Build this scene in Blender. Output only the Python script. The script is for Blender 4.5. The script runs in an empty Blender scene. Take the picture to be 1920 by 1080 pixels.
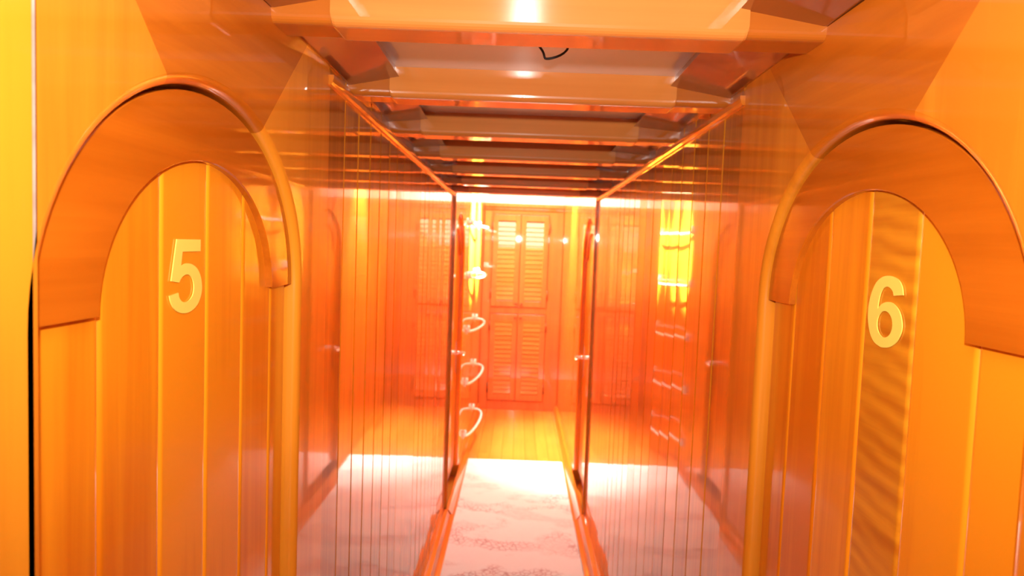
import bpy, bmesh, math, random
from mathutils import Vector, Matrix
random.seed(7)
S = bpy.context.scene
COL = S.collection
PI = math.pi

# ------------------------------------------------------------------ materials
def new_mat(name):
    m = bpy.data.materials.new(name); m.use_nodes = True
    nt = m.node_tree; nt.nodes.clear()
    out = nt.nodes.new('ShaderNodeOutputMaterial'); p = nt.nodes.new('ShaderNodeBsdfPrincipled')
    nt.links.new(p.outputs[0], out.inputs[0])
    return m, nt, p

def wood(name, dark, light, grain='Z', rough=0.32, coat=1.0, coat_rough=0.03, freq=26, figure=None, contrast=1.0, tone=0.35):
    """polished, varnished wood: streaky grain along one axis and a tone per board"""
    m, nt, p = new_mat(name); N = nt.nodes; L = nt.links
    tc = N.new('ShaderNodeTexCoord'); mp = N.new('ShaderNodeMapping')
    sc = {'X': (0.9, freq, freq), 'Y': (freq, 0.9, freq), 'Z': (freq, freq, 0.9)}[grain]
    mp.inputs['Scale'].default_value = sc
    L.new(tc.outputs['Object'], mp.inputs['Vector'])
    at = N.new('ShaderNodeAttribute'); at.attribute_name = 'tone'
    off = N.new('ShaderNodeVectorMath'); off.operation = 'MULTIPLY_ADD'
    L.new(at.outputs['Fac'], off.inputs[0]); off.inputs[1].default_value = (7.3, 5.1, 3.7)
    L.new(mp.outputs[0], off.inputs[2])
    n1 = N.new('ShaderNodeTexNoise'); n1.inputs['Scale'].default_value = 1.0
    n1.inputs['Detail'].default_value = 5; n1.inputs['Roughness'].default_value = 0.6
    n1.inputs['Distortion'].default_value = 0.4
    L.new(off.outputs[0], n1.inputs['Vector'])
    n2 = N.new('ShaderNodeTexNoise'); n2.inputs['Scale'].default_value = 3.0
    n2.inputs['Detail'].default_value = 2
    L.new(tc.outputs['Object'], n2.inputs['Vector'])
    add = N.new('ShaderNodeMath'); add.operation = 'MULTIPLY_ADD'
    L.new(n2.outputs[0], add.inputs[0]); add.inputs[1].default_value = 0.55
    L.new(n1.outputs[0], add.inputs[2])
    src = add.outputs[0]
    if figure:                                           # curly "tiger" figure across the board
        mf = N.new('ShaderNodeMapping'); mf.inputs['Scale'].default_value = (1, 1, 1)
        mf.inputs['Rotation'].default_value = (figure, 0, 0)
        L.new(tc.outputs['Object'], mf.inputs['Vector'])
        wv = N.new('ShaderNodeTexWave'); wv.wave_type = 'BANDS'; wv.bands_direction = 'Z'
        wv.inputs['Scale'].default_value = 12; wv.inputs['Distortion'].default_value = 3.5
        wv.inputs['Detail'].default_value = 2; wv.inputs['Detail Scale'].default_value = 0.7; wv.inputs['Detail Roughness'].default_value = 0.75
        L.new(mf.outputs[0], wv.inputs['Vector'])
        a2 = N.new('ShaderNodeMath'); a2.operation = 'MULTIPLY_ADD'
        L.new(wv.outputs['Fac'], a2.inputs[0]); a2.inputs[1].default_value = 0.20
        L.new(src, a2.inputs[2])
        s2 = N.new('ShaderNodeMath'); s2.operation = 'SUBTRACT'
        L.new(a2.outputs[0], s2.inputs[0]); s2.inputs[1].default_value = 0.13
        src = s2.outputs[0]
    tn = N.new('ShaderNodeMath'); tn.operation = 'MULTIPLY_ADD'
    L.new(at.outputs['Fac'], tn.inputs[0]); tn.inputs[1].default_value = tone
    L.new(src, tn.inputs[2])
    rp = N.new('ShaderNodeMapRange')
    rp.inputs['From Min'].default_value = 0.72 - 0.32 / contrast
    rp.inputs['From Max'].default_value = 0.72 + 0.32 / contrast
    L.new(tn.outputs[0], rp.inputs['Value'])
    mx = N.new('ShaderNodeMix'); mx.data_type = 'RGBA'
    mx.inputs['A'].default_value = (*dark, 1); mx.inputs['B'].default_value = (*light, 1)
    L.new(rp.outputs[0], mx.inputs['Factor'])
    L.new(mx.outputs['Result'], p.inputs['Base Color'])
    p.inputs['Roughness'].default_value = rough
    p.inputs['Coat Weight'].default_value = coat; p.inputs['Coat Roughness'].default_value = coat_rough
    p.inputs['Coat IOR'].default_value = 1.5
    p.inputs['Specular IOR Level'].default_value = 0.15
    b = N.new('ShaderNodeBump'); b.inputs['Strength'].default_value = 0.03; b.inputs['Distance'].default_value = 0.002
    L.new(n1.outputs[0], b.inputs['Height']); L.new(b.outputs[0], p.inputs['Normal'])
    return m

def plain(name, col, rough=0.5, metal=0.0, coat=0.0, noise=0.08, scale=40):
    m, nt, p = new_mat(name); N = nt.nodes; L = nt.links
    tc = N.new('ShaderNodeTexCoord'); n = N.new('ShaderNodeTexNoise'); n.inputs['Scale'].default_value = scale
    n.inputs['Detail'].default_value = 3
    L.new(tc.outputs['Object'], n.inputs['Vector'])
    mx = N.new('ShaderNodeMix'); mx.data_type = 'RGBA'
    mx.inputs['A'].default_value = (*[c * (1 - noise) for c in col], 1)
    mx.inputs['B'].default_value = (*[min(1, c * (1 + noise)) for c in col], 1)
    L.new(n.outputs[0], mx.inputs['Factor']); L.new(mx.outputs['Result'], p.inputs['Base Color'])
    p.inputs['Roughness'].default_value = rough; p.inputs['Metallic'].default_value = metal
    p.inputs['Coat Weight'].default_value = coat; p.inputs['Coat Roughness'].default_value = 0.04
    return m

def carpet_mat():
    """pale runner printed with faded pink blocks of lattice"""
    m, nt, p = new_mat('runner_fabric'); N = nt.nodes; L = nt.links
    tc = N.new('ShaderNodeTexCoord')
    mp = N.new('ShaderNodeMapping'); mp.inputs['Rotation'].default_value = (0, 0, 0.35)
    L.new(tc.outputs['Object'], mp.inputs['Vector'])
    msk = N.new('ShaderNodeTexNoise'); msk.inputs['Scale'].default_value = 3.4; msk.inputs['Detail'].default_value = 2
    mp2 = N.new('ShaderNodeMapping'); mp2.inputs['Rotation'].default_value = (0, 0, 0.3); mp2.inputs['Scale'].default_value = (1.0, 1.5, 1)
    L.new(tc.outputs['Object'], mp2.inputs['Vector']); L.new(mp2.outputs[0], msk.inputs['Vector'])
    mr = N.new('ShaderNodeMapRange'); mr.inputs['From Min'].default_value = 0.48; mr.inputs['From Max'].default_value = 0.56
    L.new(msk.outputs[0], mr.inputs['Value'])
    bt = N.new('ShaderNodeTexBrick'); bt.inputs['Scale'].default_value = 24
    bt.inputs['Color1'].default_value = (0.25, 0.25, 0.25, 1); bt.inputs['Color2'].default_value = (0.6, 0.6, 0.6, 1)
    bt.inputs['Mortar'].default_value = (0, 0, 0, 1); bt.inputs['Mortar Size'].default_value = 0.05
    L.new(mp.outputs[0], bt.inputs['Vector'])
    vo = N.new('ShaderNodeTexVoronoi'); vo.feature = 'DISTANCE_TO_EDGE'; vo.inputs['Scale'].default_value = 34
    L.new(mp.outputs[0], vo.inputs['Vector'])
    vr = N.new('ShaderNodeMapRange'); vr.inputs['From Min'].default_value = 0.03; vr.inputs['From Max'].default_value = 0.11
    vr.inputs['To Min'].default_value = 0.9; vr.inputs['To Max'].default_value = 0.1
    L.new(vo.outputs['Distance'], vr.inputs['Value'])
    mix = N.new('ShaderNodeMix'); mix.data_type = 'FLOAT'
    n3 = N.new('ShaderNodeTexNoise'); n3.inputs['Scale'].default_value = 2.2
    L.new(mp.outputs[0], n3.inputs['Vector'])
    st = N.new('ShaderNodeMapRange'); st.inputs['From Min'].default_value = 0.47; st.inputs['From Max'].default_value = 0.53
    L.new(n3.outputs[0], st.inputs['Value']); L.new(st.outputs[0], mix.inputs['Factor'])
    L.new(bt.outputs['Color'], mix.inputs['A']); L.new(vr.outputs[0], mix.inputs['B'])
    mu = N.new('ShaderNodeMath'); mu.operation = 'MULTIPLY'
    L.new(mix.outputs['Result'], mu.inputs[0]); L.new(mr.outputs[0], mu.inputs[1])
    col = N.new('ShaderNodeMix'); col.data_type = 'RGBA'
    col.inputs['A'].default_value = (0.90, 0.86, 0.86, 1); col.inputs['B'].default_value = (0.52, 0.31, 0.32, 1)
    L.new(mu.outputs[0], col.inputs['Factor']); L.new(col.outputs['Result'], p.inputs['Base Color'])
    p.inputs['Roughness'].default_value = 0.75
    return m

M = {}
M['plank']  = wood('varnished_plank_wall', (0.40, 0.115, 0.005), (0.64, 0.220, 0.010), 'Z', freq=38, tone=0.32, contrast=1.8)
M['board']  = wood('varnished_upright_board', (0.64, 0.190, 0.010), (0.82, 0.290, 0.018), 'Z', freq=20, contrast=1.9)
M['yellow'] = wood('varnished_golden_board', (0.66, 0.21, 0.010), (0.84, 0.33, 0.018), 'Z', freq=14, contrast=1.5)
M['top']    = wood('varnished_level_board', (0.46, 0.112, 0.005), (0.62, 0.168, 0.008), 'Y', freq=20, contrast=1.9)
M['rim']    = wood('varnished_arch_rim', (0.44, 0.096, 0.003), (0.58, 0.142, 0.006), 'Y', freq=28, contrast=1.9)
M['door']   = wood('varnished_door_plank', (0.68, 0.175, 0.004), (0.88, 0.305, 0.010), 'Z', freq=24, contrast=1.9, coat_rough=0.07)
M['tiger']  = wood('varnished_curly_plank', (0.50, 0.140, 0.006), (0.78, 0.310, 0.014), 'Y', freq=30, figure=-0.16, contrast=1.25, coat_rough=0.07)
M['beam']   = wood('varnished_beam_facing', (0.56, 0.172, 0.028), (0.72, 0.26, 0.05), 'X', freq=22, coat_rough=0.06)
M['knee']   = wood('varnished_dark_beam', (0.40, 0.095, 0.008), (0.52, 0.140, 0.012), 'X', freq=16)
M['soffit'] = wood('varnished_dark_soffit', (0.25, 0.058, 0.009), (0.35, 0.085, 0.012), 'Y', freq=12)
M['trim']   = wood('varnished_trim', (0.50, 0.125, 0.01), (0.68, 0.20, 0.014), 'Y', freq=30)
M['floor']  = wood('varnished_floor', (0.56, 0.155, 0.014), (0.76, 0.25, 0.028), 'Y', freq=18, coat_rough=0.12, tone=0.4)
M['cup']    = wood('varnished_cupboard', (0.50, 0.135, 0.034), (0.66, 0.205, 0.055), 'Z', freq=24)  # same wood; extra blue in its colour stands in for lens haze
M['slat']   = wood('varnished_louvre', (0.54, 0.165, 0.03), (0.70, 0.25, 0.055), 'X', freq=24)
M['white']  = plain('white_gloss_panel', (0.86, 0.83, 0.82), 0.25, coat=0.6, noise=0.03, scale=6)
M['paint']  = plain('white_painted_trunk', (0.84, 0.82, 0.78), 0.5, noise=0.03, scale=6)
M['chrome'] = plain('polished_chrome', (0.82, 0.80, 0.79), 0.14, metal=1.0, noise=0.03)
M['ladder'] = plain('white_enamelled_steel', (0.86, 0.83, 0.80), 0.2, coat=0.8, noise=0.03)
M['yellowvinyl'] = plain('yellow_lettering', (0.95, 0.72, 0.12), 0.45, noise=0.03)
M['cable']  = plain('black_cable', (0.012, 0.010, 0.010), 0.5)
M['caulk']  = plain('pale_seam_filler', (0.60, 0.40, 0.32), 0.6, noise=0.5, scale=45)
M['iron']   = plain('dark_hinge_metal', (0.22, 0.09, 0.035), 0.4, metal=0.6)
M['carpet'] = carpet_mat()

# ------------------------------------------------------------------ mesh helpers
class MB:
    def __init__(self):
        self.v = []; self.f = []; self.mi = []; self.t = []; self.sm = []
    def vert(self, p):
        self.v.append(tuple(p)); return len(self.v) - 1
    def face(self, idx, m=0, t=0.0, smooth=False):
        self.f.append(tuple(idx)); self.mi.append(m); self.t.append(t); self.sm.append(smooth)
    def quad(self, a, b, c, d, m=0, t=0.0, smooth=False):
        self.face([self.vert(p) for p in (a, b, c, d)], m, t, smooth)
    def grid(self, rows, m=0, t=0.0, smooth=False, close=False):
        ids = [[self.vert(p) for p in r] for r in rows]
        for i in range(len(ids) - 1):
            n = len(ids[i])
            for j in range(n if close else n - 1):
                k = (j + 1) % n
                mm = m(i, j) if callable(m) else m
                tt = t(i, j) if callable(t) else t
                self.face((ids[i][j], ids[i][k], ids[i + 1][k], ids[i + 1][j]), mm, tt, smooth)
        return ids
    def box(self, x0, x1, y0, y1, z0, z1, m=0, t=0.0, bev=0.0):
        if bev <= 0:
            v = [self.vert((x, y, z)) for x in (x0, x1) for y in (y0, y1) for z in (z0, z1)]
            for q in ((0, 1, 3, 2), (4, 6, 7, 5), (0, 4, 5, 1), (2, 3, 7, 6), (0, 2, 6, 4), (1, 5, 7, 3)):
                self.face([v[i] for i in q], m, t)
            return
        bm = bmesh.new(); bmesh.ops.create_cube(bm, size=1.0)
        for w in bm.verts:
            w.co = Vector(((x0 + x1) / 2 + w.co.x * (x1 - x0), (y0 + y1) / 2 + w.co.y * (y1 - y0), (z0 + z1) / 2 + w.co.z * (z1 - z0)))
        bmesh.ops.bevel(bm, geom=bm.edges[:], offset=bev, segments=2, profile=0.5, affect='EDGES')
        self.bm(bm, m, t); bm.free()
    def bm(self, bm, m=0, t=0.0, smooth=False):
        bm.verts.ensure_lookup_table(); b = len(self.v)
        for w in bm.verts: self.v.append(tuple(w.co))
        bm.verts.index_update()
        for f in bm.faces: self.face([b + w.index for w in f.verts], m, t, smooth)
    def prism(self, prof, axis, a0, a1, m=0, t=0.0, smooth=False):
        """closed 2D profile swept along an axis, capped"""
        def P(q, a):
            return {'X': (a, q[0], q[1]), 'Y': (q[0], a, q[1]), 'Z': (q[0], q[1], a)}[axis]
        A = [self.vert(P(q, a0)) for q in prof]; B = [self.vert(P(q, a1)) for q in prof]
        n = len(prof)
        for i in range(n):
            self.face((A[i], A[(i + 1) % n], B[(i + 1) % n], B[i]), m, t, smooth)
        self.face(A[::-1], m, t); self.face(B, m, t)
    def tube(self, pts, r, seg=12, m=0, t=0.0, cap=True):
        pts = [Vector(p) for p in pts]; rows = []
        up = Vector((0, 0, 1))
        d0 = (pts[1] - pts[0]).normalized()
        if abs(d0.dot(up)) > 0.9: up = Vector((1, 0, 0))
        nrm = (up - d0 * up.dot(d0)).normalized()
        for i, p in enumerate(pts):
            if i == 0: d = pts[1] - pts[0]
            elif i == len(pts) - 1: d = pts[-1] - pts[-2]
            else: d = (pts[i + 1] - pts[i]).normalized() + (pts[i] - pts[i - 1]).normalized()
            d.normalize(); nrm = (nrm - d * nrm.dot(d)).normalized(); bi = d.cross(nrm)
            rr = r[i] if isinstance(r, (list, tuple)) else r
            rows.append([p + (nrm * math.cos(2 * PI * k / seg) + bi * math.sin(2 * PI * k / seg)) * rr for k in range(seg)])
        ids = self.grid(rows, m, t, True, close=True)
        if cap:
            self.face(ids[0][::-1], m, t); self.face(ids[-1], m, t)
    def build(self, name, mats, parent=None, loc=None):
        me = bpy.data.meshes.new(name); me.from_pydata(self.v, [], self.f); me.update()
        if not isinstance(mats, (list, tuple)): mats = [mats]
        for m in mats: me.materials.append(m)
        bm = bmesh.new(); bm.from_mesh(me)
        bmesh.ops.recalc_face_normals(bm, faces=bm.faces[:]); bm.to_mesh(me); bm.free()
        a = me.attributes.new('tone', 'FLOAT', 'FACE')
        for i, p in enumerate(me.polygons):
            p.material_index = self.mi[i]; p.use_smooth = self.sm[i]; a.data[i].value = self.t[i]
        o = bpy.data.objects.new(name, me); COL.objects.link(o)
        if parent: o.parent = parent
        if loc: o.location = loc
        return o

def empty(name, loc=(0, 0, 0), rot=(0, 0, 0)):
    o = bpy.data.objects.new(name, None); COL.objects.link(o)
    o.location = loc; o.rotation_euler = rot; o.empty_display_size = 0.05
    return o
def tag(o, label, cat, group=None, kind=None):
    o['label'] = label; o['category'] = cat
    if group: o['group'] = group
    if kind: o['kind'] = kind
    return o
def struct(o, label=None, cat=None):
    o['kind'] = 'structure'
    if label: o['label'] = label
    if cat: o['category'] = cat
    return o
rnd = random.uniform

# ------------------------------------------------------------------ the place (metres; y runs down the passage)
HB = 1.885          # underside of the beams = top of the wall panelling
HC = 1.945          # ceiling panel
def dz(y): return -0.0127 * (y - 1.3)   # the deckhead falls a little towards the far end
def hb(y): return HB + dz(y)
YE = 6.62           # far end
YT = 3.93           # beamed ceiling ends, companionway trunk begins
DL, DR = 0.37, 0.43
def d1(s): return DL if s < 0 else DR
def d2(s, y): return (0.357 - 0.008 * (y - 3.9)) if s < 0 else (0.419 - 0.001 * (y - 3.9))
def mapper(s, zone):
    if zone == 1: return lambda u, w, z: (s * (d1(s) - w), u, z)
    return lambda u, w, z: (s * (d2(s, u) - w), u, z)

SPRING, RISE, HALF = 1.50, 0.25, 0.320
def arch_pts(c, half, rise, n=40, zb=None, z0=SPRING):
    pts = []
    if zb is not None: pts.append((c - half, zb))
    for i in range(n + 1):
        a = PI - PI * i / n
        pts.append((c + half * math.cos(a), z0 + rise * math.sin(a)))
    if zb is not None: pts.append((c + half, zb))
    return pts

def arch_panel(P, c, u0, u1, ztop, depth, w0=0.0, back=None):
    """boards round an arched opening: two uprights and a wedge-shaped head board, edge rounded over"""
    mb = MB(); n = 48; r = 0.013
    zb = 0.10
    inner = arch_pts(c, HALF, RISE, n, zb)
    def ring(off, w): 
        return [P(u, w, z) for u, z in arch_pts(c, HALF + off, RISE + off, n, zb)]
    rows = [ring(0, -depth)]
    for k in range(6):
        a = PI / 2 * k / 5
        rows.append(ring(r * (1 - math.cos(a)), w0 - r + r * math.sin(a)))
    # outer boundary, matched point for point
    angs = [PI - PI * i / n for i in range(n + 1)]
    aN, aF = math.acos(-0.40), math.acos(0.42)          # where the head board meets the arch
    cn, cf = c - 0.33, c + 0.33                          # where it meets the top
    cn = max(cn, u0 + 0.0005)
    outer = [(u0, zb)]
    for a in angs:
        if a >= aN:
            f = (PI - a) / (PI - aN)
            g = f / 0.82
            outer.append((u0, SPRING + (ztop - SPRING) * g) if g <= 1 else (u0 + (cn - u0) * (f - 0.82) / 0.18, ztop))
        elif a <= aF:
            f = a / aF; g = f / 0.78
            outer.append((u1, SPRING + (ztop - SPRING) * g) if g <= 1 else (u1 + (cf - u1) * (f - 0.78) / 0.22, ztop))
        else:
            f = (aN - a) / (aN - aF)
            outer.append((cn + (cf - cn) * f, ztop))
    outer.append((u1, zb))
    rows.append([P(u, w0, z) for u, z in outer])
    def mat(i, j):
        if j == 0: return 0
        if j == len(inner) - 2: return 2
        a = angs[j - 1] - PI / n / 2
        return 0 if a > aN else (2 if a < aF else 1)
    tn = (rnd(-.5, .5), rnd(-.5, .5), rnd(-.5, .5))
    mb.grid(rows[:-1], mat, lambda i, j: tn[mat(i, j)], True)
    mb.grid(rows[-2:], mat, lambda i, j: tn[mat(i, j)], False)
    if back is not None:                                 # ends of the boards where they stand proud
        for u in (u0, u1):
            mb.quad(P(u, w0, 0.0), P(u, w0, ztop), P(u, back, ztop), P(u, back, 0.0), 0 if u == u0 else 2, 0)
    # joints as fine grooves filled with pale stopping
    r2 = rows[-2]
    return mb, rows

def planking(P, u0, u1, z0, z1, pitch, w=0.0, ch=0.003, depth=0.004, tilt=0.0006):
    mb = MB(); u = u0; k = 0
    while u < u1 - 1e-4:
        e = min(u + pitch, u1); t = rnd(-.5, .5); ti = rnd(-tilt, tilt)
        prof = [(u, w - depth), (u + ch, w - ti), (e - ch, w + ti), (e, w - depth)]
        mb.grid([[P(a, b, z0) for a, b in prof], [P(a, b, z1(a) if callable(z1) else z1) for a, b in prof]], 0, t)
        u = e
    return mb

FIVE = [[(.20,1,1),(.94,1,1),(.94,.835,1),(.37,.835,1),(.325,.635,1),(.43,.668),(.53,.675),(.68,.655),(.84,.59),(.95,.48),(1,.34),(.97,.215),(.87,.10),(.70,.025),(.50,0),(.30,.022),(.13,.09),(.035,.185),(0,.265,1),
         (.255,.29,1),(.285,.22),(.37,.165),(.48,.15),(.60,.17),(.70,.235),(.735,.335),(.70,.44),(.61,.505),(.50,.525),(.39,.505),(.31,.46),(.275,.425,1),(.045,.455,1)]]
SIX = [[(.715,.735,1),(.97,.76,1),(.93,.865),(.83,.95),(.68,.99),(.53,1),(.36,.975),(.19,.89),(.07,.74),(.01,.58),(0,.47),(.02,.32),(.10,.16),(.23,.05),(.40,.005),(.52,0),(.70,.03),(.86,.11),(.96,.22),(1,.335),(.96,.46),(.87,.56),(.73,.625),(.59,.642),(.44,.615),(.35,.57),(.285,.52,1),(.295,.62),(.335,.74),(.41,.82),(.53,.85),(.63,.825),(.69,.785)],
       [(.515 + .225 * math.cos(2 * PI * k / 24), .325 + .185 * math.sin(2 * PI * k / 24)) for k in range(24)]]
def smooth_outline(pts):
    out = []; n = len(pts)
    for i in range(n):
        p0, p1, p2, p3 = (pts[(i + k) % n] for k in (-1, 0, 1, 2))
        c1, c2 = len(p1) > 2, len(p2) > 2
        if c1 and c2: out.append(p1[:2]); continue
        t1 = (0, 0) if c1 else ((p2[0] - p0[0]) / 2, (p2[1] - p0[1]) / 2)
        t2 = (0, 0) if c2 else ((p3[0] - p1[0]) / 2, (p3[1] - p1[1]) / 2)
        if c1: t1 = (p2[0] - p1[0], p2[1] - p1[1])
        if c2: t2 = (p2[0] - p1[0], p2[1] - p1[1])
        for q in range(4):
            t = q / 4; h1 = 2*t**3 - 3*t**2 + 1; h2 = t**3 - 2*t**2 + t; h3 = -2*t**3 + 3*t**2; h4 = t**3 - t**2
            out.append(tuple(h1 * p1[k] + h2 * t1[k] + h3 * p2[k] + h4 * t2[k] for k in (0, 1)))
    return out
def digit(ch, P, uc, zc, wd, hg, w, parent, flip):
    cu = bpy.data.curves.new('numeral', 'CURVE'); cu.dimensions = '2D'; cu.fill_mode = 'BOTH'
    for k, loop in enumerate({'5': FIVE, '6': SIX}[ch]):
        pts = smooth_outline(loop) if k == 0 else [q[:2] for q in loop]
        sp = cu.splines.new('POLY'); sp.points.add(len(pts) - 1); sp.use_cyclic_u = True
        for q, p in zip(sp.points, pts): q.co = (p[0], p[1], 0, 1)
    o = bpy.data.objects.new('tmp', cu); COL.objects.link(o)
    dg = bpy.context.evaluated_depsgraph_get(); dg.update()
    me = bpy.data.meshes.new_from_object(o.evaluated_get(dg))
    bpy.data.objects.remove(o)
    bm = bmesh.new(); bm.from_mesh(me)
    bmesh.ops.remove_doubles(bm, verts=bm.verts[:], dist=1e-5)
    ex = bmesh.ops.extrude_face_region(bm, geom=bm.faces[:])
    top = {v for v in ex['geom'] if isinstance(v, bmesh.types.BMVert)}
    for v in bm.verts:
        fx = v.co.x - 0.5; fy = v.co.y - 0.5
        u = uc + (-fx if flip else fx) * wd
        v.co = Vector(P(u, w + (0.0012 if v in top else 0.0), zc + fy * hg))
    mb = MB(); mb.bm(bm); bm.free(); bpy.data.meshes.remove(me)
    o = mb.build('numeral_' + {'5': 'five', '6': 'six'}[ch], M['yellowvinyl'], parent)
    o['label'] = 'yellow numeral ' + ch
    return o

def door(n, P, s, c, depth, tiger=None, num=None):
    """arched plank door with a raised horseshoe rim round its head"""
    mb = MB(); pitch = 0.1125; w = -depth
    edges = [c - HALF + 0.007]
    base = c - 0.207 if s < 0 else c - 0.228
    u = base
    while u < c + HALF - 0.03: edges.append(u); u += pitch
    edges.append(c + HALF - 0.007)
    ch, dp = 0.0065, 0.005
    def top(u):
        f = max(-1, min(1, (u - c) / (HALF - 0.007)))
        return SPRING + (RISE - 0.007) * math.sqrt(max(0, 1 - f * f))
    for k in range(len(edges) - 1):
        a, b = edges[k], edges[k + 1]; t = rnd(-.5, .5)
        ed = [(ch * (1 - math.sin(PI / 2 * q / 6)), dp * (1 - math.cos(PI / 2 * q / 6))) for q in range(7)]
        us = [(a + p, w - q) for p, q in ed[::-1]] + [(a + ch + .002, w)] + [(a + ch + (b - a - 2 * ch) * q / 6, w) for q in range(1, 6)] + [(b - ch - .002, w)] + [(b - p, w - q) for p, q in ed]
        mb.grid([[P(p, q, 0.11) for p, q in us], [P(p, q, top(p)) for p, q in us]], 1 if k == tiger else 0, t, True)
    # the back and edges of the leaf
    ol = arch_pts(c, HALF - 0.007, RISE - 0.007, 32, 0.11)
    bk = [mb.vert(P(u, w - 0.024, z)) for u, z in ol]; mb.face(bk, 0, 0)
    mb.grid([[P(u, w - 0.004, z) for u, z in ol], [P(u, w - 0.024, z) for u, z in ol]], 0, 0)
    root = mb.build('door_%d' % n, [M['door'], M['tiger']])
    # horseshoe rim
    rm = MB(); nn = 48; th = 0.010
    O = arch_pts(c, HALF - 0.005, RISE - 0.005, nn); I = arch_pts(c, 0.2215, 0.166, nn)
    rows = [[P(u, w, z) for u, z in O], [P(u, w + th - 0.001, z) for u, z in O],
            [P(u, w + th, z) for u, z in arch_pts(c, HALF - 0.006, RISE - 0.006, nn)],
            [P(u, w + th, z) for u, z in arch_pts(c, 0.2230, 0.1675, nn)],
            [P(u, w + th - 0.002, z) for u, z in I], [P(u, w, z) for u, z in I]]
    rm.grid(rows, 0, rnd(-.3, .3))
    for e in (0, -1): rm.face([rm.vert(r[e]) for r in rows], 0, 0)
    rm.build('arched_rim', M['rim'], root)
    # lever handle on a tall plate, by the far edge
    uh, zh = c + 0.262, 0.865
    hd = MB()
    pl = [(uh + a * 0.017, zh - 0.03 + b) for a, b in ((-1, -0.10), (1, -0.10), (1, 0.10), (0.6, 0.115), (-0.6, 0.115), (-1, 0.10))]
    A = [hd.vert(P(u, w, z)) for u, z in pl]; B = [hd.vert(P(u, w + 0.004, z)) for u, z in pl]
    hd.face(B); 
    for i in range(6): hd.face((A[i], A[(i + 1) % 6], B[(i + 1) % 6], B[i]))
    h = hd.build('handle_plate', M['chrome'], root); h['label'] = 'chrome handle plate'
    lv = MB()
    lv.tube([P(uh, w + .003, zh), P(uh, w + .020, zh), P(uh, w + .045, zh), P(uh - .008, w + .055, zh), P(uh - .03, w + .058, zh), P(uh - .09, w + .056, zh - .004), P(uh - .11, w + .052, zh - .006)],
            [.011, .010, .009, .009, .009, .008, .006], 12)
    lv.build('lever', M['chrome'], h)
    if num:
        digit(num[0], P, num[1], num[2], num[3], num[4], w + 0.0008, root, s > 0)
    return root

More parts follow.
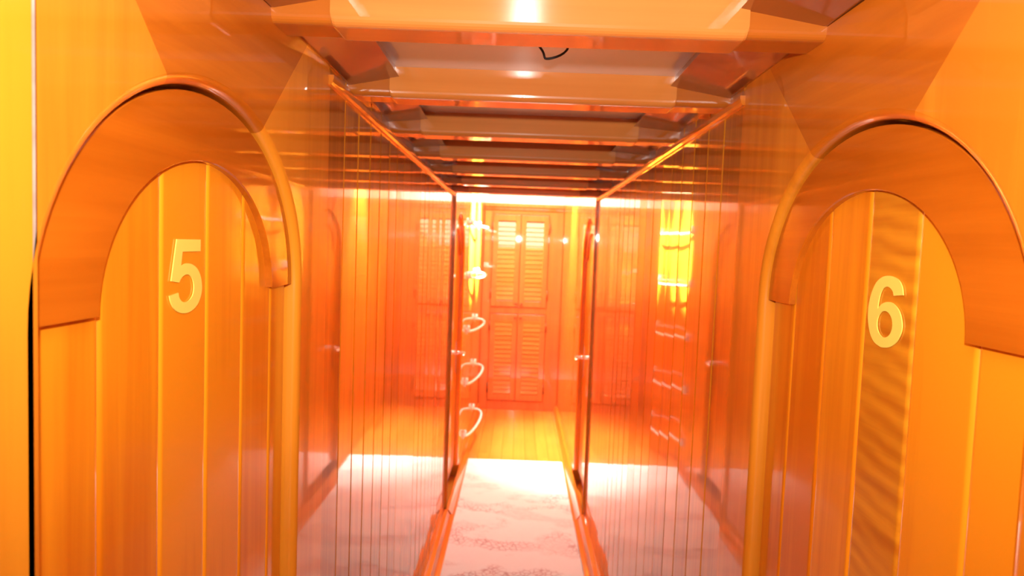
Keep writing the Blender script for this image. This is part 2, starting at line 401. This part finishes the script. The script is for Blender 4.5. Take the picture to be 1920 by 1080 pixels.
DEPTH = 0.022
walls = {}
for s, side in ((-1, 'left'), (1, 'right')):
    P1, P2 = mapper(s, 1), mapper(s, 2)
    c1 = 0.852 if s < 0 else 0.905
    near = c1 - 0.3215 if s < 0 else c1 - 0.345
    far = 1.335 if s < 0 else 1.385
    # core of the bulkhead, behind boards and doors
    mb = MB()
    x0, x1 = sorted((s * (d1(s) + 0.075), s * (d1(s) + 0.20)))
    mb.box(x0, x1, -1.2, YE + 0.1, 0, 2.55)
    wall = mb.build('wall_' + side, M['plank']); walls[s] = wall
    struct(wall, 'varnished orange wood bulkhead with upright planks along the %s of the passage' % side, 'wall')
    # board nearest the camera
    nb = MB(); g = 0.003
    nb.grid([[P1(u, w, z) for u, w in ((-1.2, 0.0), (near - 0.005, 0.0), (near - 0.003, -0.003), (near - 0.002, -0.03))] for z in (0, HB + 0.02)], 0, 0.1)
    nb.build('golden_upright_board', M['yellow'] if s < 0 else M['board'], wall)
    sm = MB(); sm.grid([[P1(u, w, z) for u, w in ((near - 0.004, -0.0012), (near + 0.0005, -0.0012))] for z in (0.1, HB)], 0, 0)
    sm.build('seam_filler', M['caulk'], wall)
    ap, _ = arch_panel(P1, c1, near, far, HB + 0.023, 0.074)
    ap.build('arched_door_surround', [M['board'], M['top'], M['board']], wall)
    pk = planking(P1, far, YT - 0.03, 0.0, lambda q: hb(q) + 0.031, 0.1255, w=-0.002)
    pk.build('planking', M['plank'], wall)
    # far module: proud boards with an arched door, then plain boards to the end
    zt = 2.12
    c2 = 4.215; n2 = 3.885; f2 = 4.62
    ap, _ = arch_panel(P2, c2, n2, f2, zt, 0.05, back=-0.10)
    ap.build('arched_door_surround', [M['board'], M['top'], M['board']], wall)
    pk = planking(P2, f2, YE, 0.0, zt, 0.25, w=-0.001, tilt=0.0003)
    pk.build('end_boards', M['board'], wall)
    # doors
    dn = 1 if s < 0 else 2
    dr = door(dn, P1, s, c1, DEPTH, None if s < 0 else 2,
              ('5', 0.813, 1.5285, 0.080, 0.087) if s < 0 else ('6', 0.849, 1.515, 0.080, 0.088))
    struct(dr, 'arched plank door with yellow number %s' % ('5' if s < 0 else '6'), 'door')
    dr = door(dn + 2, P2, s, c2, 0.030)
    struct(dr, 'distant arched door with chrome lever handle beside the %s' % ('curved white ladder rungs' if s < 0 else 'golden lit boards on the right'), 'door')
    # cornice strip under the beams and skirting
    tr = MB()
    x = lambda w: s * (d1(s) - w)
    prof = [(x(-0.004), HB - 0.017), (x(0.005), HB - 0.016), (x(0.008), HB - 0.011), (x(0.010), HB - 0.003), (x(0.010), HB + 0.002), (x(-0.004), HB + 0.002)]
    ya, yb = far - 0.01, n2 + 0.005
    A = [(a, ya, z + dz(ya)) for a, z in prof]; B = [(a, yb, z + dz(yb)) for a, z in prof]
    tr.grid([A, B], 0, 0, False, close=True); tr.face([tr.vert(q) for q in A]); tr.face([tr.vert(q) for q in B])
    struct(tr.build('trim_%d' % dn, M['trim']), 'thin cornice strip along top of the %s plank wall' % side, 'trim')
    bb = MB()
    prof = [(x(-0.004), 0), (x(0.058), 0), (x(0.058), 0.018), (x(0.040), 0.026), (x(0.036), 0.024), (x(0.032), 0.028), (x(0.020), 0.050), (x(0.004), 0.058), (x(-0.004), 0.058)]
    bb.prism(prof, 'Y', -1.2, n2)
    x2 = lambda w, y: s * (d2(s, y) - w)
    for (ya, yb) in ((n2, YE),):
        A = [(0.0 - 0.004, 0), (0.034, 0), (0.034, 0.016), (0.012, 0.05), (-0.004, 0.052)]
        bb.grid([[(x2(w, ya), ya, z) for w, z in A], [(x2(w, yb), yb, z) for w, z in A]], 0, 0.1)
        bb.face([bb.vert((x2(w, ya), ya, z)) for w, z in A])
    struct(bb.build('baseboard_' + side, M['trim']), 'moulded skirting along the foot of the %s wall' % side, 'baseboard')

# floor boards
fl = MB(); x = -0.60
while x < 0.68:
    e = min(x + 0.088, 0.68); y = -1.2; first = True
    while y < YE + 0.1:
        ye = min(y + (rnd(0.5, 1.6) if first else 1.6), YE + 0.1); first = False
        t = rnd(-.5, .5)
        fl.grid([[(x, y, -0.004), (x + .002, y, 0), (e - .002, y, 0), (e, y, -0.004)], [(x, ye, -0.004), (x + .002, ye, 0), (e - .002, ye, 0), (e, ye, -0.004)]], 0, t)
        y = ye
    x = e
fl.box(-0.60, 0.68, -1.2, YE + 0.1, -0.05, -0.005)
struct(fl.build('floor', M['floor']), 'orange varnished plank floor at end of the passage', 'floor')

# runner
rg = MB()
ys = [-1.1 + (4.985 + 1.1) * i / 40 for i in range(41)]
def rug_row(y):
    return [(-0.313, y, 0.0015), (-0.312, y, 0.006), (0.371, y, 0.006), (0.372, y, 0.0015)]
rg.grid([rug_row(y) for y in ys]); rg.face([rg.vert(p) for p in rug_row(ys[0])]); rg.face([rg.vert(p) for p in rug_row(ys[-1])])
rg.quad((-0.313, ys[0], 0.0015), (0.372, ys[0], 0.0015), (0.372, ys[-1], 0.0015), (-0.313, ys[-1], 0.0015))
tag(rg.build('carpet_runner', M['carpet']), 'pale carpet runner with faded pink pattern along the passage floor', 'carpet')

# ------------------------------------------------------------------ ceiling
ybeam = [1.02 + 0.46 * i for i in range(7)]
ce = MB()
ce.box(-0.60, 0.68, -1.2, YT, HC, HC + 0.05, 0)
ce.v = [(x, y, z + dz(y)) for x, y, z in ce.v]
ceil = ce.build('ceiling', M['white'])
struct(ceil, 'white glossy ceiling panel seen between the nearest beams', 'ceiling')
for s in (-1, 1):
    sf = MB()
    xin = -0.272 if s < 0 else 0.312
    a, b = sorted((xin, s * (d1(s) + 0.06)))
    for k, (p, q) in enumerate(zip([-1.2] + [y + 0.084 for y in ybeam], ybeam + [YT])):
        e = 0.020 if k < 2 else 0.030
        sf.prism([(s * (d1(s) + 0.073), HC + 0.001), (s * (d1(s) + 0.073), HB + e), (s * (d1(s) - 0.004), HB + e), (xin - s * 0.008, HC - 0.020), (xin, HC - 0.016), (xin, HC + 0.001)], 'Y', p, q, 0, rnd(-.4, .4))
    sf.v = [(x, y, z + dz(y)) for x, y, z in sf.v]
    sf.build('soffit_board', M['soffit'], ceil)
# header where the low ceiling stops, trunk above the ladder, its open hatch
hd = MB(); hd.box(-0.60, 0.68, YT - 0.04, YT, hb(YT) + 0.006, 2.5)
hd.build('trunk_header', M['knee'], ceil)
tk = MB()
tk.box(-0.60, 0.68, YT, 4.55, 2.46, 2.52); tk.box(-0.60, 0.68, 6.50, YE + 0.1, 2.46, 2.52)
tk.box(-0.60, -0.27, 4.55, 6.50, 2.46, 2.52); tk.box(0.36, 0.68, 4.55, 6.50, 2.46, 2.52)
for s in (-1, 1):
    a, b = sorted((s * (d2(s, 5) + 0.01), s * (d1(s) + 0.08)))
    tk.box(a, b, YT, YE, 2.12, 2.46)
tk.build('hatch_trunk', M['paint'], ceil)

def rounded(y0, y1, z0, z1, r, n=5):
    p = [(y0, z1), ]
    for k in range(n + 1):
        a = PI + PI / 2 * k / n; p.append((y0 + r + r * math.cos(a), z0 + r + r * math.sin(a)))
    for k in range(n + 1):
        a = 1.5 * PI + PI / 2 * k / n; p.append((y1 - r + r * math.cos(a), z0 + r + r * math.sin(a)))
    p.append((y1, z1)); return p
names = ['nearest ceiling beam, thick glossy orange wood, right overhead',
         'second ceiling beam from the camera, behind the white ceiling panel',
         'third ceiling beam from the camera, narrow brown wood with lit lower edge',
         'fourth ceiling beam from the camera, brown varnished wood',
         'fifth ceiling beam from the camera, small dark varnished wood',
         'sixth ceiling beam from the camera, just a thin dark line with two glints',
         'last ceiling beam before the bright far end of the passage']
beam0 = None
def make_beam():
    root = empty('ceiling_beam')
    pr = rounded(0, 0.080, 0, HC - HB, 0.012)
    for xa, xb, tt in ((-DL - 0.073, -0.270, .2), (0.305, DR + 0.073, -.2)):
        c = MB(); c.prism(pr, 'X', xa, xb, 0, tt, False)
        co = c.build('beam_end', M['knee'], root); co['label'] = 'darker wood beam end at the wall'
    f = MB(); pr = rounded(-0.004, 0.083, -0.003, HC - HB, 0.013)
    # centre length, its lower corners rounded at the ends
    rows = []
    xs = [(-0.284, 0.007), (-0.2835, 0.004), (-0.282, 0.0015), (-0.278, 0.0)]
    allx = xs + [(-0.276 + 0.586 * k / 12, 0.0) for k in range(1, 12)] + [(0.312, 0.0), (0.316, 0.0015), (0.3175, 0.004), (0.318, 0.007)]
    for xx, lift in allx:
        hgt = HC - HB
        rows.append([(xx, y, z + lift * (1 - max(0, z) / hgt)) for y, z in pr])
    ids = f.grid(rows, 0, 0.1, False); f.face(ids[0][::-1]); f.face(ids[-1])
    f.build('beam_facing', M['beam'], root)
    return root
for i, y in enumerate(ybeam):
    if i == 0: b = beam0 = make_beam()
    else:
        b = beam0.copy(); COL.objects.link(b)
        for chd in beam0.children:
            q = chd.copy(); COL.objects.link(q); q.parent = b
    b.location = (0, y, hb(y))
    tag(b, names[i], 'beam', 'ceiling beams across the passage', 'thing')

# loop of black cable hanging from the white panel
cb = MB()
pts = []
for k in range(17):
    a = k / 16; pts.append((0.010 + 0.064 * a + 0.006 * math.sin(a * 9), 1.24 + 0.02 * a, HC - 0.001 - 0.034 * math.sin(PI * a) ** 0.8))
cb.tube(pts, 0.0022, 8)
tag(cb.build('cable', M['cable']), 'loop of thin black cable hanging from the white ceiling panel', 'cable')

# ------------------------------------------------------------------ far end
we = MB()
we.box(-0.60, 0.68, YE, YE + 0.1, 0, 1.97, 0); we.box(-0.60, 0.68, YE, YE + 0.1, 1.97, 2.5, 1)
struct(we.build('wall_back', [M['cup'], M['paint']]), 'white strip of end wall glaring above the louvred cupboard', 'wall')

cup = empty('louvred_cupboard', (0, YE, 0))
tag(cup, 'tall wooden cupboard with four louvred doors closing the end of the passage', 'cupboard')
XL, XR = -d2(-1, YE) + 0.001, d2(1, YE) - 0.001
fr = MB()
fy = -0.05
dx0, dx1 = -0.252, 0.282
fr.box(XL, dx0, fy, -0.001, 0.0, 1.93, 0, 0.2, 0.003); fr.box(dx1, XR, fy, -0.001, 0.0, 1.93, 0, -0.2, 0.003)
fr.box(dx0, dx1, fy, -0.001, 1.865, 1.93, 0, 0.1, 0.003); fr.box(dx0, dx1, fy, -0.001, 0.925, 0.985, 0, -0.1, 0.003)
fr.box(dx0, dx1, fy, -0.001, 0.0, 0.085, 0, 0.0, 0.003)
fr.build('frame', M['cup'], cup)
co = MB(); co.prism([(fy - 0.035, 1.955), (fy - 0.035, 1.935), (fy - 0.022, 1.925), (fy - 0.012, 1.905), (fy, 1.895), (-0.001, 1.895), (-0.001, 1.955)], 'X', XL, XR)
co.build('cornice', M['cup'], cup)
pn = MB(); pn.box(dx0, dx1, -0.02, -0.002, 0.08, 1.88); pn.build('back_panel', M['cup'], cup)
xm = 0.5 * (dx0 + dx1)
for lo, hi, up in ((0.99, 1.86, True), (0.09, 0.92, False)):
    for a, b, leftd in ((dx0 + 0.004, xm - 0.003, True), (xm + 0.003, dx1 - 0.004, False)):
        dmb = MB(); st = 0.048; y0, y1 = fy - 0.012, fy + 0.012
        dmb.box(a, a + st, y0, y1, lo, hi, 0, .2, 0.003); dmb.box(b - st, b, y0, y1, lo, hi, 0, -.1, 0.003)
        dmb.box(a + st, b - st, y0, y1, lo, lo + 0.06, 0, 0, 0.003); dmb.box(a + st, b - st, y0, y1, hi - 0.06, hi, 0, .1, 0.003)
        d = dmb.build('cupboard_door', M['cup'], cup)
        sl = MB(); z = lo + 0.066; pit = 0.043
        while z < hi - 0.075:
            pr = [(y0 + 0.001, z), (y0 + 0.001, z + 0.005), (y0 + 0.010, z + pit + 0.003), (y0 + 0.010, z + pit - 0.003)]
            sl.prism(pr, 'X', a + st - 0.002, b - st + 0.002, 0, rnd(-.5, .5)); z += pit
        sl.build('louvre_slats', M['slat'], d)
        kn = MB(); kx = (b - 0.022) if leftd else (a + 0.022); kz = lo + 0.03 if up else hi - 0.03
        kn.tube([(kx, y0, kz), (kx, y0 - .012, kz), (kx, y0 - .016, kz), (kx, y0 - .024, kz), (kx, y0 - .028, kz)], [.005, .005, .011, .012, .006], 12)
        kn.build('knob', M['iron'], d)
        hx = a - 0.004 if leftd else b + 0.004
        for hz in (lo + 0.12, hi - 0.12):
            hg = MB(); hg.tube([(hx, y0 - .003, hz - .045), (hx, y0 - .003, hz + .045)], 0.006, 10); hg.build('hinge', M['iron'], d)

# ladder rungs: bowed white rods on the left wall below the hatch
def make_rung():
    root = empty('ladder_rung')
    wx = lambda y: -d2(-1, y)
    yn, yf = 4.90, 5.72; yc = 0.5 * (yn + yf)
    root.location = (wx(yc), yc, 0)
    def L(x, y, z): return (x - wx(yc), y - yc, z)
    bar = MB(); pts = []
    for k in range(25):
        a = k / 24; y = yn + (yf - yn) * (0.5 - 0.5 * math.cos(PI * a))
        pts.append(L(wx(y) + 0.004 + 0.085 * math.sin(PI * a ** 1.7) ** 0.6, y, -0.012 * math.sin(PI * a)))
    bar.tube(pts, 0.0095, 12); bar.build('bar', M['ladder'], root)
    for y in (yn, yf):
        m = MB(); m.tube([L(wx(y) + 0.001, y, 0), L(wx(y) + 0.006, y, 0)], 0.026, 16)
        m.tube([L(wx(y) + 0.012, y, -0.005), L(wx(y) + 0.012, y, 0.040)], [0.012, 0.010], 12)
        m.build('mount', M['ladder'], root)
    return root
rn = ['topmost bowed white ladder rung on the left wall, in the white glare', 'second bowed white ladder rung from the top, at the foot of the glare',
      'middle bowed white ladder rung, above the chrome door lever', 'fourth bowed white ladder rung from the top, just below the chrome door lever',
      'lowest bowed white ladder rung, near the plank floor']
r0 = None
for i, z in enumerate((1.716, 1.336, 0.956, 0.578, 0.20)):
    if i == 0: r = r0 = make_rung()
    else:
        r = r0.copy(); COL.objects.link(r)
        for chd in r0.children:
            q = chd.copy(); COL.objects.link(q); q.parent = r
    r.location.z = z
    tag(r, rn[i], 'ladder rung', 'ladder rungs on the left wall')

# ------------------------------------------------------------------ light
def area(name, loc, target, sx, sy, power, col=(1, 1, 1), spread=PI):
    l = bpy.data.lights.new(name, 'AREA'); l.shape = 'RECTANGLE'; l.size = sx; l.size_y = sy
    l.energy = power; l.color = col; l.spread = spread
    o = bpy.data.objects.new(name, l); COL.objects.link(o); o.location = loc
    o.rotation_euler = (Vector(target) - Vector(loc)).to_track_quat('-Z', 'Y').to_euler()
    return o
area('hatch_daylight', (0.045, 5.52, 2.47), (0.045, 5.52, 0), 0.60, 1.9, 50, (1.0, 0.95, 0.86))
def spot(name, loc, target, power, angle, blend, size=0.02, col=(1, 0.95, 0.85)):
    l = bpy.data.lights.new(name, 'SPOT'); l.energy = power; l.spot_size = math.radians(angle); l.spot_blend = blend
    l.shadow_soft_size = size; l.color = col
    o = bpy.data.objects.new(name, l); COL.objects.link(o); o.location = loc
    o.rotation_euler = (Vector(target) - Vector(loc)).to_track_quat('-Z', 'Y').to_euler()
    return o
spot('ladder_downlight', (0.20, 5.22, 2.27), (-0.345, 5.22, 1.72), 6000, 41, 0.35, 0.02, (1, 0.98, 0.93))
spot('ladder_downlight', (0.20, 5.85, 2.27), (-0.338, 5.85, 1.72), 6000, 41, 0.35, 0.02, (1, 0.98, 0.93))
spot('passage_downlight', (0.24, 5.36, 2.43), (0.418, 5.36, 1.55), 900, 60, 1.0)
spot('camera_flash', (-0.006, -0.04, 1.69), (0.03, 1.0, 1.93), 68, 138, 1.0, 0.016, (1, 0.965, 0.90))

w = bpy.data.worlds.new('World'); S.world = w; w.use_nodes = True
bg = w.node_tree.nodes['Background']; bg.inputs[0].default_value = (1.0, 0.88, 0.74, 1); bg.inputs[1].default_value = 0.35

# ------------------------------------------------------------------ camera
cam = bpy.data.cameras.new('camera'); co_ = bpy.data.objects.new('camera', cam); COL.objects.link(co_)
F = 1300.0
cam.sensor_width = 36; cam.lens = F / 1920 * 36; cam.clip_start = 0.01
roll = 0.037
vx, vy = 973 - 960, 540 - 459                        # where the passage's direction vanishes
ux = vx * math.cos(roll) - vy * math.sin(roll); uy = vx * math.sin(roll) + vy * math.cos(roll)
yaw = math.atan(ux / F); pitch = math.atan(uy / math.hypot(F, ux))
base = Matrix.Rotation(yaw, 4, 'Z') @ Matrix.Rotation(PI / 2 - pitch, 4, 'X') @ Matrix.Rotation(roll, 4, 'Z')
co_.matrix_world = Matrix.Translation((0, 0, 1.58)) @ base
cam.dof.use_dof = True; cam.dof.focus_distance = 1.0; cam.dof.aperture_fstop = 6.0
S.camera = co_
S.view_settings.view_transform = 'Standard'; S.view_settings.look = 'None'
S.view_settings.exposure = 0.0; S.view_settings.gamma = 1.0; S.view_settings.use_curve_mapping = False
S.cycles.use_denoising = True
S.cycles.max_bounces = 10; S.cycles.diffuse_bounces = 6; S.cycles.glossy_bounces = 7
S.cycles.sample_clamp_indirect = 12
